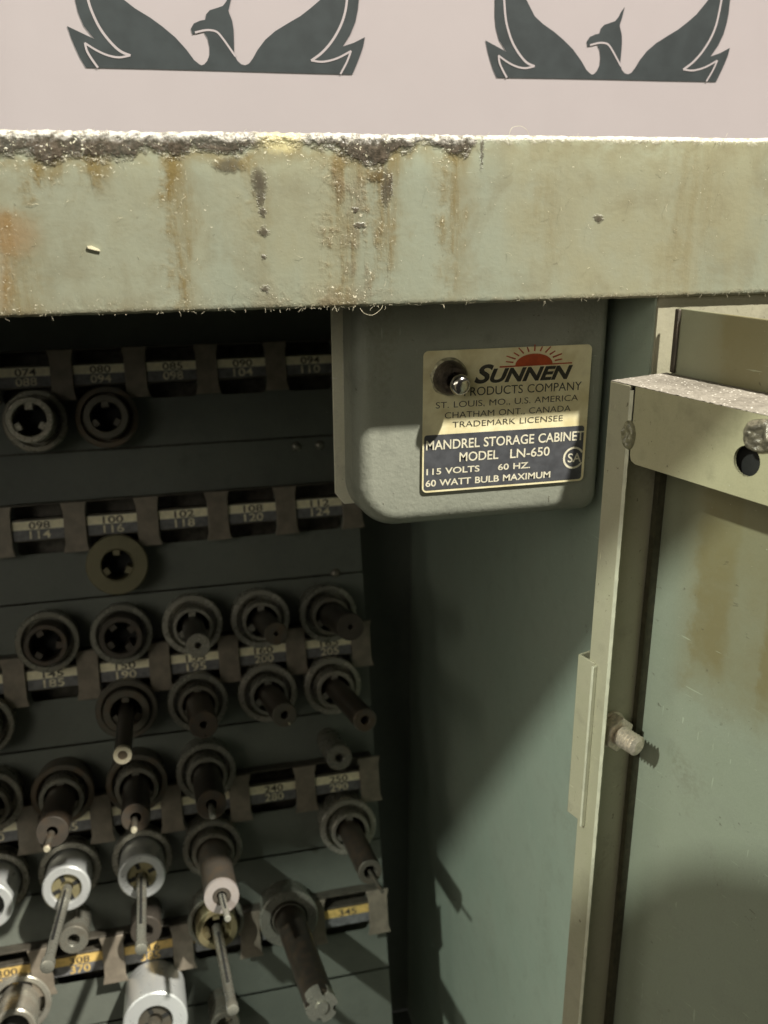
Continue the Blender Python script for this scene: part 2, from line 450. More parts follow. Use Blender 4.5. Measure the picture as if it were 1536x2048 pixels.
def text_bm(bm, body, x0, x1, z0, h, F, bold=0.0, shear=0.0, depth=0.00008, idx=0, smallcaps=False):
    """lettering fitted to x0..x1 with cap height h on baseline z0"""
    cu = bpy.data.curves.new('lettering', 'FONT'); cu.body = body; cu.size = 1; cu.offset = bold; cu.shear = shear; cu.space_word = 1.15
    cu.resolution_u = 4
    if smallcaps:
        cu.small_caps_scale = 0.74
        for i in range(1, len(body)): cu.body_format[i].use_small_caps = True
    t = bpy.data.objects.new('lettering', cu); COL.objects.link(t)
    me = bpy.data.meshes.new_from_object(t.evaluated_get(bpy.context.evaluated_depsgraph_get()))
    bpy.data.objects.remove(t); bpy.data.curves.remove(cu)
    xs = [v.co.x for v in me.vertices]; ys = [v.co.y for v in me.vertices]
    ax, bx, by, ay = min(xs), max(xs), max(ys), max(min(ys), 0.0)
    sx = (x1 - x0) / (bx - ax); sy = h / (by - ay)
    vs = [bm.verts.new(F(Vector((x0 + (v.co.x - ax) * sx, z0 + (v.co.y - ay) * sy, depth)))) for v in me.vertices]
    for p in me.polygons:
        try:
            f = bm.faces.new([vs[i] for i in p.vertices]); f.material_index = idx
        except ValueError: pass
    bpy.data.meshes.remove(me)


def catmull(pts, n=6, closed=False):
    P = [Vector(p) for p in pts]; out = []
    N = len(P)
    for i in range(N if closed else N - 1):
        g = lambda k: P[k % N] if closed else P[min(max(k, 0), N - 1)]
        p0, p1, p2, p3 = g(i - 1), g(i), g(i + 1), g(i + 2)
        for k in range(n):
            t = k / n
            out.append(0.5 * ((2 * p1) + (p2 - p0) * t + (2 * p0 - 5 * p1 + 4 * p2 - p3) * t * t + (3 * p1 - p0 - 3 * p2 + p3) * t ** 3))
    if not closed: out.append(P[-1])
    return out


rng = random.Random(4)

# ================================================================== the cabinet
XW, YB, XL = 0.1588, 0.357, -0.520      # right side wall, back, left jamb
ZB = -0.72                               # cabinet floor
cab = thing('storage_cabinet', 'worn pale green sheet metal cabinet with a grimy front lip and its door open', 'cabinet', (0.0, 0.18, ZB))

# front lip: rounded top corner, sheet face, bottom return; the grease is modelled as relief
bm = bm_new()
NX = 800; X0, X1 = -0.56, 0.36
prof = []
H = 0.0588
for i in range(46): prof.append((0.0, 0.0012 + (H - 0.0032) * i / 45))
for k in range(1, 6):
    a = math.pi / 2 * k / 5
    prof.append((0.002 - 0.002 * math.cos(a), H - 0.002 + 0.002 * math.sin(a)))
for y in (0.006, 0.012, 0.02, 0.03): prof.append((y, H))
prof = [(0.014, 0.0), (0.0012, 0.0), (0.0004, 0.0004)] + prof
gp = GREASE
def gedge(x):
    for (a, b), (c, d) in zip(gp, gp[1:]):
        if x <= c: return b + (d - b) * (x - a) / (c - a)
    return .0612
grid = []
for i in range(NX + 1):
    x = X0 + (X1 - X0) * i / NX
    row = []
    for (y, z) in prof:
        p = Vector((x, y, z))
        n1 = mnoise.noise(p * 260); n2 = mnoise.noise(p * 700)
        g = min(1, max(0, (z - gedge(x) + 0.0015 * n1) / 0.0025)) if y < 0.004 else 0
        off = g * (0.0003 + 0.0004 * n1 + 0.0003 * n2) + 0.00012 * mnoise.noise(p * 40)
        dz = 0
        if z > 0.0555:
            dz = (0.0006 if x < 0.085 else 0.0002) * (mnoise.noise(p * 420 + Vector((7, 0, 0))) + .6 * mnoise.noise(p * 1100)) + 0.0003 * mnoise.noise(p * 60)
        if z < 0.002 and y < 0.003: dz = 0.00025 * mnoise.noise(p * 300)
        row.append(bm.verts.new((x, y - off, z + dz)))
    grid.append(row)
for A, B in zip(grid, grid[1:]):
    for k in range(len(prof) - 1): bm.faces.new((A[k], B[k], B[k + 1], A[k + 1]))
lip = finish('front_lip', bm, M['lip'], cab, smooth=60)

# lint and fibres stuck to the lip's edges
bm = bm_new()
def fibre(p, length, r, droop=0.0, bias=Vector((0, 0, 0))):
    d = Vector((rng.uniform(-1, 1), rng.uniform(-.9, -.1), rng.uniform(-1, 1))).normalized() + bias
    pts = [p]; q = p.copy()
    for k in range(5):
        d = (d + Vector((rng.uniform(-.5, .5), rng.uniform(-.3, .3), rng.uniform(-.5, .5) - droop))).normalized()
        q = q + d * length / 5; pts.append(q.copy())
    add_tube(bm, pts, r, 3)
for _ in range(140):
    x = rng.uniform(-0.10, 0.22)
    fibre(Vector((x, -0.0002, 0.0584 + rng.uniform(-.0012, .0003))), rng.uniform(.0008, .0022), .00004, 0, Vector((0, -.1, .0)))
for _ in range(110):
    x = rng.uniform(-0.10, 0.205) if rng.random() < .6 else rng.gauss(0.025, 0.02)
    fibre(Vector((x, -0.0002, rng.uniform(-.0001, .0012))), rng.uniform(.0006, .0022), .00004, .2)
for _ in range(60):
    fibre(Vector((rng.uniform(-.09, .2), -.0002, rng.uniform(.004, .054))), rng.uniform(.001, .004), .00004, 0)
add_tube(bm, catmull([(0.0925, -.0004, .0588), (0.0935, -.0006, .0612), (0.0965, -.0008, .0618), (0.0990, -.0006, .0606), (0.1002, -.0004, .0588)], 5), .00007, 4)
add_tube(bm, catmull([(0.0375, -.0002, -.0004), (0.0390, -.0012, -.0022), (0.0420, -.0014, -.0028), (0.0450, -.001, -.001), (0.0460, -.0002, .0004)], 5), .00007, 4)
lf = finish('lint_fringe', bm, M['lint'], cab); lf['kind'] = 'stuff'
bm = bm_new()   # a pale chip of swarf caught on the lip
add_prism(bm, [(-.0020, .0006), (-.0006, .0007), (.0018, -.0005), (.0021, -.0011), (.0006, -.0008), (-.0018, -.0001)], 0, .0005,
          lambda v: Vector((-0.0535 + v.x, -0.0002 - v.z, 0.0222 + v.y)))
finish('swarf_chip', bm, M['tag_cream'], lip)

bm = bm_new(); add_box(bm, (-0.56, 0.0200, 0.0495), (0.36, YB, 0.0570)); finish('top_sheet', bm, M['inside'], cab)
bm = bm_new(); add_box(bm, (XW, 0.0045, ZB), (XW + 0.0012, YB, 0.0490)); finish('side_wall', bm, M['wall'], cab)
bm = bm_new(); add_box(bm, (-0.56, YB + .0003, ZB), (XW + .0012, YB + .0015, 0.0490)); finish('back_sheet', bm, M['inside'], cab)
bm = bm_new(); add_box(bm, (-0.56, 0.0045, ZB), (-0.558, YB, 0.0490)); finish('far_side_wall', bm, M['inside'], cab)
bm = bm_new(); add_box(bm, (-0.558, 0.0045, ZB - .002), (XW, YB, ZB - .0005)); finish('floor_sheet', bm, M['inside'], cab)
# front frame: the stile beside the door, folded and a little ragged on its inner edge
bm = bm_new()
for i in range(160):
    z = 0.048 - i * (0.048 - ZB) / 160; z2 = 0.048 - (i + 1) * (0.048 - ZB) / 160
    e = lambda q: XW + .0008 + 0.0004 * mnoise.noise(Vector((0, 0, q * 400)))
    for (ya, yb_) in ((0.0030, 0.0044),):
        a = [bm.verts.new((e(z), ya, z)), bm.verts.new((e(z2), ya, z2)), bm.verts.new((0.34, ya, z2)), bm.verts.new((0.34, ya, z))]
        bm.faces.new(a)
        b = [bm.verts.new((e(z), ya, z)), bm.verts.new((e(z2), ya, z2)), bm.verts.new((e(z2), yb_, z2)), bm.verts.new((e(z), yb_, z))]
        bm.faces.new(b)
finish('frame_stile', bm, M['frame'], cab)
bm = bm_new(); add_box(bm, (-0.56, 0.003, ZB), (XL, 0.0044, 0.048)); finish('frame_stile', bm, M['frame'], cab)

# ---- the open door: built in door coordinates (s along the door, t through it, z up)
TH = math.radians(72)
DU = Vector((math.cos(TH), -math.sin(TH), 0)); DN = Vector((math.sin(TH), math.cos(TH), 0))
DT = Vector((0.1334, -0.0120, 0.0))
door = bpy.data.objects.new('cabinet_door', None); COL.objects.link(door)
door.parent = cab; door.matrix_parent_inverse = cab.matrix_basis.inverted()
door.location = DT; door.rotation_euler = (0, 0, -TH)
# door local frame: x = s (along DU), y = t (along DN), z = up
DW, DB, ZT, TD = 0.30, ZB + .01, -0.0296, 0.0325


def dpart(name, bm, mat, bevel=0, smooth=None, mats=None):
    return finish(name, bm, mat, door, smooth, bevel, world=False, mats=mats)


# outer panel, rising above the rail, with a folded hinge edge
bm = bm_new(); add_box(bm, (0.0008, TD, DB), (DW, TD + .0012, -0.0038)); pan = dpart('door_panel', bm, M['panel'], .0005)
bm = bm_new(); add_box(bm, (0.0010, TD - .0014, ZT + .0005), (0.0034, TD - .0001, -0.0040)); dpart('hinge_fold', bm, M['brown_steel'], .0005)
# hinge side: web and inner lip
bm = bm_new(); add_box(bm, (0, .0013, DB), (.0013, TD - .0002, ZT)); dpart('stile_web', bm, M['stile'])
bm = bm_new(); add_box(bm, (0, 0, DB), (.0106, .0012, ZT)); stile = dpart('stile_lip', bm, M['stile'], .0003)
bm = bm_new()
zz = [-.0312 + (DB + .0312) * i / 220 for i in range(221)]
for a, b in zip(zz, zz[1:]):
    wa, wb = (0.0013 + .00025 * mnoise.noise(Vector((0, 3, q * 300))) for q in (a, b))
    vs = [bm.verts.new(v) for v in ((.0107, -.0002, a), (.0107, -.0002, b), (.0107 + wb, .0004, b), (.0107 + wa, .0004, a))]
    bm.faces.new(vs)
    vs = [bm.verts.new(v) for v in ((.0107 + wa, .0004, a), (.0107 + wb, .0004, b), (.0107 + wb * .6, .0014, b), (.0107 + wa * .6, .0014, a))]
    bm.faces.new(vs)
dpart('worn_edge', bm, M['worn'])
bm = bm_new(); add_box(bm, (.0016, TD - .0045, DB), (.0042, TD - .0003, ZT - .032)); dpart('seam_strip', bm, M['seam'])  # dark strip along the corner of web and panel
# top rail: C channel with a rounded lower corner, a drilled hole and a dusty ledge
zb = -0.0590
hole = [(0.0652 + .0053 * math.cos(a), -0.0460 + .0053 * math.sin(a)) for a in [2 * math.pi * k / 36 for k in range(36)]]
out_ = [(0.0131, ZT + .0001), (0.0131, zb + .003), (0.0139, zb + .0009), (0.0160, zb), (DW, zb), (DW, ZT + .0001)]
fill_mesh('rail_face', [out_, hole], .0006, M['rail'], lambda v: Vector((v.x, .0006 + v.z, v.y)), door, world=False)
bm = bm_new()
# ledge as a fine grid so the dust has relief at its front edge
nx, ny = 220, 24
gr = [[bm.verts.new((0.0001 + (DW - .0001) * i / nx, .0002 + (TD - .0018) * j / ny,
                     ZT + .0003 + .00035 * mnoise.noise(Vector((i * .9, j * .9, 0))) * (1 if i > 9 else .3))) for j in range(ny + 1)] for i in range(nx + 1)]
for i in range(nx):
    for j in range(ny): bm.faces.new((gr[i][j], gr[i + 1][j], gr[i + 1][j + 1], gr[i][j + 1]))
dpart('rail_ledge', bm, M['ledge'], smooth=70)
bm = bm_new(); add_box(bm, (.0016, .0016, zb + .0002), (.0128, .0022, ZT - .0012)); dpart('corner_gap', bm, M['black'])
bm = bm_new(); add_box(bm, (.0145, .0060, zb + .0015), (DW, .0070, ZT - .0006)); dpart('rail_backing', bm, M['black'])


def blob(name, cx, cz, rx, rz, ht, mat, seed, dent=0.35):
    bm = bm_new(); R, A = 12, 36
    rings = [[bm.verts.new((cx, -ht * (1 - dent), cz))]]
    for i in range(1, R + 1):
        r = i / R; ring = []
        for k in range(A):
            a = 2 * math.pi * k / A
            e = 1 + .16 * mnoise.noise(Vector((math.cos(a) * 1.3, math.sin(a) * 1.3, seed)))
            prof_ = (1 - dent + dent * min(1, r / .7)) * math.sqrt(max(0, 1 - r ** 4))
            hh = ht * prof_ * (1 + .55 * mnoise.noise(Vector((r * math.cos(a) * 2.6, r * math.sin(a) * 2.6, seed + 5))))
            ring.append(bm.verts.new((cx + rx * r * e * math.cos(a), -hh + .0002, cz + rz * r * e * math.sin(a))))
        rings.append(ring)
    for A_, B_ in zip(rings, rings[1:]):
        for k in range(A):
            q = []
            for v in (A_[k % len(A_)], A_[(k + 1) % A % len(A_)], B_[(k + 1) % A], B_[k]):
                if v not in q: q.append(v)
            bm.faces.new(q)
    return dpart(name, bm, mat, smooth=80)


blob('weld_bead', 0.0118, -0.0482, .0034, .0058, .0022, M['weld'], 1.3)
blob('weld_bead', 0.0695, -0.0365, .0068, .0060, .0030, M['weld_dark'], 4.1)
# hinge leaf on the stile's outer edge
bm = bm_new()
add_box(bm, (-.0062, -.0006, -.2290), (.0036, .0004, -.1490)); add_box(bm, (-.0062, .0004, -.2290), (-.0052, .0060, -.1490))
lf_ = dpart('hinge_leaf', bm, M['stile'], .0003)
bm = bm_new(); add_box(bm, (.0037, -.0022, -.2300), (.0050, -.0001, -.1500)); finish('leaf_edge', bm, M['worn'], lf_, bevel=.0002, world=False)
# bolt through the web
bm = bm_new(); BT, BZ = 0.0140, -0.1865
hexp = [(.0082 * math.cos(math.radians(60 * k + 20)), .0082 * math.sin(math.radians(60 * k + 20))) for k in range(6)]
FB = lambda v: Vector((.0014 + v.z, BT + v.x, BZ + v.y))
add_prism(bm, hexp, 0.0012, .0068, FB)
bolt = dpart('hex_nut', bm, M['zinc'], .0005)
bm = bm_new(); pr = [(0, .0178), (.0026, .0178)]
for k in range(6):
    z = .0173 - k * .0018; pr += [(.0034, z), (.0046, z - .0007), (.0034, z - .0014)]
pr.append((.0034, 0))
add_lathe(bm, pr, 28, FB); finish('threaded_stud', bm, M['zinc'], bolt, world=False)
bm = bm_new(); add_lathe(bm, [(0.004, .0011), (.0085, .0011), (.0085, .0001), (.004, .0001)], 32, FB); finish('washer', bm, M['zinc'], bolt, smooth=30, world=False)

# ================================================================== electrical box with the nameplate
box = thing('electrical_box', 'hammered grey electrical box with rounded corners hanging under the cabinet lip', 'electrical box', (0.1, 0.03, -0.0975))
bm = bm_new()
BX0, BX1, BZ0, BZ1 = 0.0410, 0.1545, -0.0990, 0.03
def outline(ins):
    x0, x1, z0 = BX0 + ins, BX1 - ins * .6, BZ0 + ins
    r = max(.004, .020 - ins); pts = [(x0, BZ1)]
    for k in range(13):
        a = math.pi + math.pi / 2 * k / 12; pts.append((x0 + r + r * math.cos(a), z0 + r + r * math.sin(a)))
    r2 = .006
    for k in range(9):
        a = -math.pi / 2 + math.pi / 2 * k / 8; pts.append((x1 - r2 + r2 * math.cos(a), z0 + r2 + r2 * math.sin(a)))
    pts.append((x1, BZ1)); return pts
loops = [(0.0478, 0.0), (0.042, 0.0006)]
RB = .0078
for k in range(0, 9):
    a = math.pi / 2 * k / 8; loops.append((0.03 + RB - RB * math.sin(a), .0008 + RB - RB * math.cos(a)))
rings = []
for y, ins in loops: rings.append([bm.verts.new((p[0], y, p[1])) for p in outline(ins)])
for A, B in zip(rings, rings[1:]):
    for i in range(len(A) - 1): bm.faces.new((A[i], A[i + 1], B[i + 1], B[i]))
bm.faces.new(rings[-1])
shell = finish('box_shell', bm, M['box'], box, smooth=40)
bm = bm_new()
add_prism(bm, [(0.0360, BZ1), (0.0365, -.0860), (0.0405, -.0912), (0.152, -.0912), (0.152, BZ1)], 0.0482, 0.0500, lambda v: Vector((v.x, v.z, v.y)))
finish('mounting_flange', bm, M['rim'], box, bevel=.0003)

# nameplate
PX0, PX1, PZ0, PZ1 = 0.0704, 0.1450, -0.0825, -0.0220
def rrect(x0, x1, z0, z1, r, n=5):
    pts = []
    for cx, cz, a0 in ((x1 - r, z1 - r, 0), (x0 + r, z1 - r, 90), (x0 + r, z0 + r, 180), (x1 - r, z0 + r, 270)):
        for k in range(n + 1):
            a = math.radians(a0 + 90 * k / n); pts.append((cx + r * math.cos(a), cz + r * math.sin(a)))
    return pts
FP = lambda v: Vector((v.x, 0.0294 - v.z, v.y))
bm = bm_new(); add_prism(bm, rrect(PX0, PX1, PZ0, PZ1, .0022), 0, .0005, FP)
plate = finish('nameplate', bm, M['gold'], box)
bm = bm_new(); add_prism(bm, rrect(PX0 + .0007, PX1 - .0012, PZ0 + .0009, -0.0573, .0012), .0005, .00056, FP)
finish('dark_block', bm, M['navy'], plate)
bm = bm_new(); D = .00062
text_bm(bm, 'Sunnen', 0.0925, 0.1366, -0.0361, 0.0076, FP, .030, .32, D, smallcaps=True)
text_bm(bm, 'PRODUCTS COMPANY', 0.0882, 0.1412, -0.0414, 0.0036, FP, .0, 0, D)
text_bm(bm, 'ST. LOUIS, MO., U.S. AMERICA', 0.0759, 0.1399, -0.0460, 0.0026, FP, -.004, 0, D)
text_bm(bm, 'CHATHAM ONT., CANADA', 0.0799, 0.1368, -0.0505, 0.0026, FP, -.004, 0, D)
text_bm(bm, 'TRADEMARK LICENSEE', 0.0834, 0.1334, -0.0546, 0.0025, FP, -.006, 0, D)
finish('dark_lettering', bm, M['ink'], plate)
bm = bm_new(); D = .00068
text_bm(bm, 'MANDREL STORAGE CABINET', 0.0719, 0.1438, -0.0637, 0.0041, FP, .012, 0, D)
text_bm(bm, 'MODEL', 0.0868, 0.1044, -0.0696, 0.0040, FP, .010, 0, D)
text_bm(bm, 'LN-650', 0.1098, 0.1281, -0.0697, 0.0040, FP, .010, 0, D)
text_bm(bm, '115 VOLTS', 0.0722, 0.0960, -0.0746, 0.0027, FP, .016, 0, D)
text_bm(bm, '60 HZ.', 0.1044, 0.1193, -0.0747, 0.0027, FP, .016, 0, D)
text_bm(bm, '60 WATT BULB MAXIMUM', 0.0719, 0.1290, -0.0798, 0.0029, FP, .016, 0, D)
# round approval mark: ring with letters inside
cx, cz = 0.1396, -0.0716
R1, R0 = .0050, .0041
for k in range(48):
    if 44 <= k or k < 4: continue
    a, b = 2 * math.pi * k / 48, 2 * math.pi * (k + 1) / 48
    bm.faces.new([bm.verts.new(FP(Vector((cx + r * math.cos(t), cz + r * math.sin(t), D)))) for r, t in ((R0, a), (R1, a), (R1, b), (R0, b))])
text_bm(bm, 'SA', cx - .0027, cx + .0036, cz - .0019, .0040, FP, .010, 0, D)
finish('pale_lettering', bm, M['ink_light'], plate)
bm = bm_new()
sx, sz = 0.1188, -0.0296
sun = [(sx + .0084 * math.cos(math.pi * k / 20), sz + .0047 * math.sin(math.pi * k / 20)) for k in range(21)]
add_prism(bm, sun, .0005, D, FP)
add_prism(bm, [(0.1035, sz - .0006), (0.1361, sz - .0002), (0.1361, sz + .0003), (0.1035, sz)], .0005, D - .00002, FP)
for k in range(11):
    a = math.pi * (k + .9) / 11.8
    d = Vector((math.cos(a), .60 * math.sin(a))); s = Vector((-d.y, d.x)).normalized() * .00032
    p, q = Vector((sx, sz)) + d * .0096, Vector((sx, sz)) + d * (.0142 if k % 2 else .0130)
    add_prism(bm, [(p - s)[:], (p + s)[:], (q + s * .7)[:], (q - s * .7)[:]], .0005, D, FP)
finish('sun_emblem', bm, M['red'], plate)

# toggle switch at the nameplate's corner
SX, SZ = 0.0812, -0.0330
sw = thing('toggle_switch', 'dark toggle switch with a shiny ball lever at the nameplate corner', 'switch', (SX, 0.0288, SZ))
FS = lambda v: Vector((SX + v.x, 0.0286 - v.z, SZ + v.y))
bm = bm_new(); A = 40; inner, outer_ = [], []
rings = []
for r, z in ((.0060, .0004), (.0062, .0014), (.0072, .0013), (.0079, .0002)):
    rings.append([bm.verts.new(FS(Vector((r * math.cos(2 * math.pi * k / A) * (1 + .10 * mnoise.noise(Vector((math.cos(2 * math.pi * k / A) * 2, math.sin(2 * math.pi * k / A) * 2, r * 90)))),
        r * math.sin(2 * math.pi * k / A) * (1 + .10 * mnoise.noise(Vector((math.cos(2 * math.pi * k / A) * 2, math.sin(2 * math.pi * k / A) * 2, r * 90 + 4)))),
        z)))) for k in range(A)])
for P, Q in zip(rings, rings[1:]):
    for k in range(A): bm.faces.new((P[k], P[(k + 1) % A], Q[(k + 1) % A], Q[k]))
finish('torn_washer', bm, M['peel'], sw, smooth=60)
bm = bm_new(); prof_ = [(.0, .0036), (.0030, .0036), (.0034, .0070), (.0052, .0072), (.0060, .0060), (.0066, .0044), (.0070, .0030), (.0071, .0)]
rings = []
for r, z in prof_:
    if r == 0: rings.append([bm.verts.new(FS(Vector((0, 0, z))))]); continue
    rings.append([bm.verts.new(FS(Vector((r * math.cos(2 * math.pi * k / A), r * math.sin(2 * math.pi * k / A), z)) * (1 + .06 * mnoise.noise(Vector((k * .6, r * 500, z * 500)))))) for k in range(A)])
for P, Q in zip(rings, rings[1:]):
    for k in range(A):
        q = []
        for v in (P[k % len(P)], P[(k + 1) % A % len(P)], Q[(k + 1) % A], Q[k]):
            if v not in q: q.append(v)
        bm.faces.new(q)
finish('bushing', bm, M['rubber'], sw, smooth=50)
bm = bm_new()
ax = Vector((.14, -.12, 1)).normalized(); ea = ax.orthogonal().normalized(); eb = ax.cross(ea)
FL = lambda v: FS(ea * v.x + eb * v.y + ax * v.z)
pr = [(.0020, .002), (.0022, .0060)] + [(.0043 * math.sin(math.radians(a)), .0105 - .0043 * math.cos(math.radians(a))) for a in (42, 65, 90, 110, 125)] + [(.0028, .0134), (.0014, .0139), (0, .0136)]
add_lathe(bm, pr, 28, FL); finish('ball_lever', bm, M['chrome'], sw, smooth=50)

# ================================================================== the poster panel above the lip
YP = 0.12
post = thing('poster_panel', 'pinkish white panel printed with two dark winged bird emblems above the lip', 'printed panel', (0.1, YP, 0.0592))
bm = bm_new(); add_box(bm, (-0.56, YP, 0.0592), (0.60, YP + .004, 0.36)); finish('panel_sheet', bm, M['poster'], post)
SIL = [(-1.8, 25.8), (-1.1, 21.1), (0.7, 16.0), (4.6, 11.1), (-6.0, 15.7), (-4.9, 11.5), (-3.6, 7.7), (-2.0, 3.7), (0.0, 0.0), (26.7, 0.1), (56.2, 0.1), (86.6, 0.0), (116.2, 0.0), (118.2, 4.1), (120.0, 8.2), (121.4, 11.9), (122.1, 15.5), (117.1, 13.1), (111.9, 11.4), (115.4, 16.3), (117.8, 21.4), (119.0, 26.5), (119.5, 30.5)]
INN = [(102.1, 29.8), (97.5, 26.2), (93.0, 23.0), (87.3, 19.9), (81.7, 16.7), (77.1, 13.1), (73.6, 9.0), (71.3, 5.4), (69.5, 3.3), (67.8, 2.6), (66.0, 3.0), (64.4, 4.4), (63.6, 5.9), (63.2, 7.2), (63.4, 13.6), (63.4, 16.6), (63.0, 20.0), (62.0, 22.6), (61.6, 24.0), (62.6, 27.2), (63.6, 31.8), (61.9, 29.6), (60.9, 27.6), (59.2, 25.7), (56.5, 24.8), (53.6, 23.9), (52.0, 22.3), (51.4, 20.1), (49.3, 19.7), (46.5, 18.5), (45.1, 16.5), (45.7, 14.1), (47.4, 15.1), (50.6, 15.4), (52.1, 12.8), (52.7, 9.4), (52.5, 6.4), (51.3, 3.9), (49.9, 2.5), (48.7, 2.1), (47.7, 2.6), (45.6, 4.2), (42.7, 8.1), (38.2, 12.9), (33.2, 16.8), (28.3, 20.1), (22.3, 23.4), (18.0, 26.5)]
TOPR = [(119.6, 36), (121, 46), (124, 58), (117, 50), (111, 40)]
TOPL = [(9, 40), (2, 50), (-5, 58), (-2.6, 46), (-2.0, 36)]
S1 = [(2.4, 34), (3.4, 26.0), (4.8, 20.8), (7.3, 15.2), (10.9, 10.3), (14.7, 6.8), (18.7, 5.2)]
S1b = [(18.7, 5.2), (14.0, 4.3), (9.4, 5.0), (5.0, 6.8), (0.6, 9.4)]
S1c = [(0.6, 9.4), (1.1, 6.4), (2.9, 3.1), (4.9, 0.15)]
S2 = [(115, 38), (114.1, 30.3), (113.0, 24.7), (110.7, 19.1), (106.8, 13.2), (102.2, 8.5), (97.5, 5.3)]
S2b = [(97.5, 5.3), (102.6, 4.9), (109.0, 6.4), (115.6, 9.6)]
S2c = [(115.6, 9.6), (113.6, 5.0), (110.7, 0.15)]
S3 = [(46.9, 15.0), (50.6, 15.9), (53.5, 16.1), (56.3, 15.4), (58.8, 12.7), (61.1, 9.6), (63.6, 6.2)]
def logo(ox, oz, k, rot):
    F = lambda v: Vector((ox + (v.x * math.cos(rot) - v.y * math.sin(rot)) * k * .001, YP - .00025 - v.z, oz + (v.x * math.sin(rot) + v.y * math.cos(rot)) * k * .001))
    lg = fill_mesh('bird_emblem', [SIL + TOPR + INN + TOPL], .0001, M['poster_ink'], F, post)
    for grp in (((S1, .62), (S1b, .5), (S1c, .55)), ((S2, .62), (S2b, .5), (S2c, .5)), ((S3, .5),)):
      bm = bm_new()
      for st, w in grp:
        P = catmull([(a, b, 0) for a, b in st], 6)
        hz = .00022 + .00007 * [g[0] for g in grp].index(st); pv = None
        for i, p in enumerate(P):
            d = (P[min(i + 1, len(P) - 1)] - P[max(i - 1, 0)]).normalized(); n = Vector((-d.y, d.x, 0)) * w * .85
            if i == 0: p = p - d * w * .3
            if i == len(P) - 1: p = p + d * w * .3
            cv = [bm.verts.new(F(Vector((v.x, v.y, hz)))) for v in (p - n, p + n)]
            if pv: bm.faces.new((pv[0], pv[1], cv[1], cv[0]))
            pv = cv
      finish('feather_line', bm, M['poster'], lg)
logo(-0.0543, 0.0896, 1.0, 0.0)
logo(0.1314, 0.0899, 0.997, 0.006)

# ================================================================== shelf added out of view to shade the opening from the left lamp
blocker = thing('overhead_blocker', 'unseen narrow grey shelf hung in front of and above the cabinet', 'blocker', (-0.3, -0.2, 0.2075))
bm = bm_new(); add_box(bm, (-0.75, -0.250, 0.2075), (0.06, -0.150, 0.2105)); add_box(bm, (-0.75, -0.250, 0.2105), (0.06, -0.247, 0.2200))
finish('blocker_board', bm, M['frame'], blocker)

baffle_root = thing('light_baffle', 'grey machine added unseen at the left to shade the door and side wall', 'baffle', (-0.26, -0.5, ZB))  # unseen, added to throw the door shadow and end the wall's lit patch
bm = bm_new()
add_prism(bm, [(-.261, -.72), (-.261, .115), (-.264, .122), (-.267, .127), (-.281, .142), (-.3036, .159), (-.335, .175), (-.37, .18), (-.37, -.72)], -0.26, -0.216, lambda v: Vector((v.z, v.x, v.y)))
finish('baffle_shell', bm, M['frame'], baffle_root)
bm = bm_new(); add_box(bm, (-0.80, -0.330, ZB), (-0.543, -0.30, 0.95)); finish('baffle_column', bm, M['frame'], baffle_root)

# ================================================================== the mandrel rack
TILT = 0.2523; PIT = 0.0465; RP = 0.0991
RO = Vector((-0.1152, 0.3057, -0.0748))
RD = Vector((0, -math.sin(TILT), -math.cos(TILT)))     # down the rack
RN = Vector((0, -math.cos(TILT), math.sin(TILT)))      # out of the rack, towards the viewer
def RK(a, b, c): return RO + Vector((1, 0, 0)) * a + RD * b + RN * c
FR = lambda v: RK(v.x, v.y, v.z)
rack = thing('mandrel_rack', 'dark stepped steel rack with rows of numbered size tags inside the cabinet', 'rack', RK(.05, .45, -.014))
AL, AR = -0.430, 0.2155
COLS = range(-8, 5)
def ropen(ca, cb, w, h, r=.0035): return rrect(ca - w / 2, ca + w / 2, cb - h / 2, cb + h / 2, r, 4)
for k in range(-1, 6):
    b0, b1 = (k - .5) * RP + .0006, (k + .5) * RP - .0006
    if k == -1: b0 = -.075
    outl = [[(AL, b0), (AR, b0), (AR, b1), (AL, b1)]]
    if 0 <= k <= 4:
        for i in COLS:
            outl.append(ropen(i * PIT, k * RP - .0118, .0325, .011))
            outl.append(ropen(i * PIT, k * RP + .0120, .0325, .010))
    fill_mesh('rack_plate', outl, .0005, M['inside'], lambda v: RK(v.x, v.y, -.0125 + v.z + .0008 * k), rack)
bm = bm_new(); add_box(bm, (AL, -.075, -.0300), (AR, 5.5 * RP, -.0290), FR); finish('rack_backing', bm, M['rackrail'], rack)
for i, (a, b) in enumerate(((.1905, .056), (.1740, .056), (.1960, .1480), (.2000, .4400))):
    bm = bm_new(); add_lathe(bm, [(0, .0026), (.0022, .0024), (.0034, .0010), (.0036, 0)], 20, lambda v: RK(a + v.x, b + v.y, -.0118 + v.z)); finish('screw_head', bm, M['steel_mid'], rack, smooth=50)

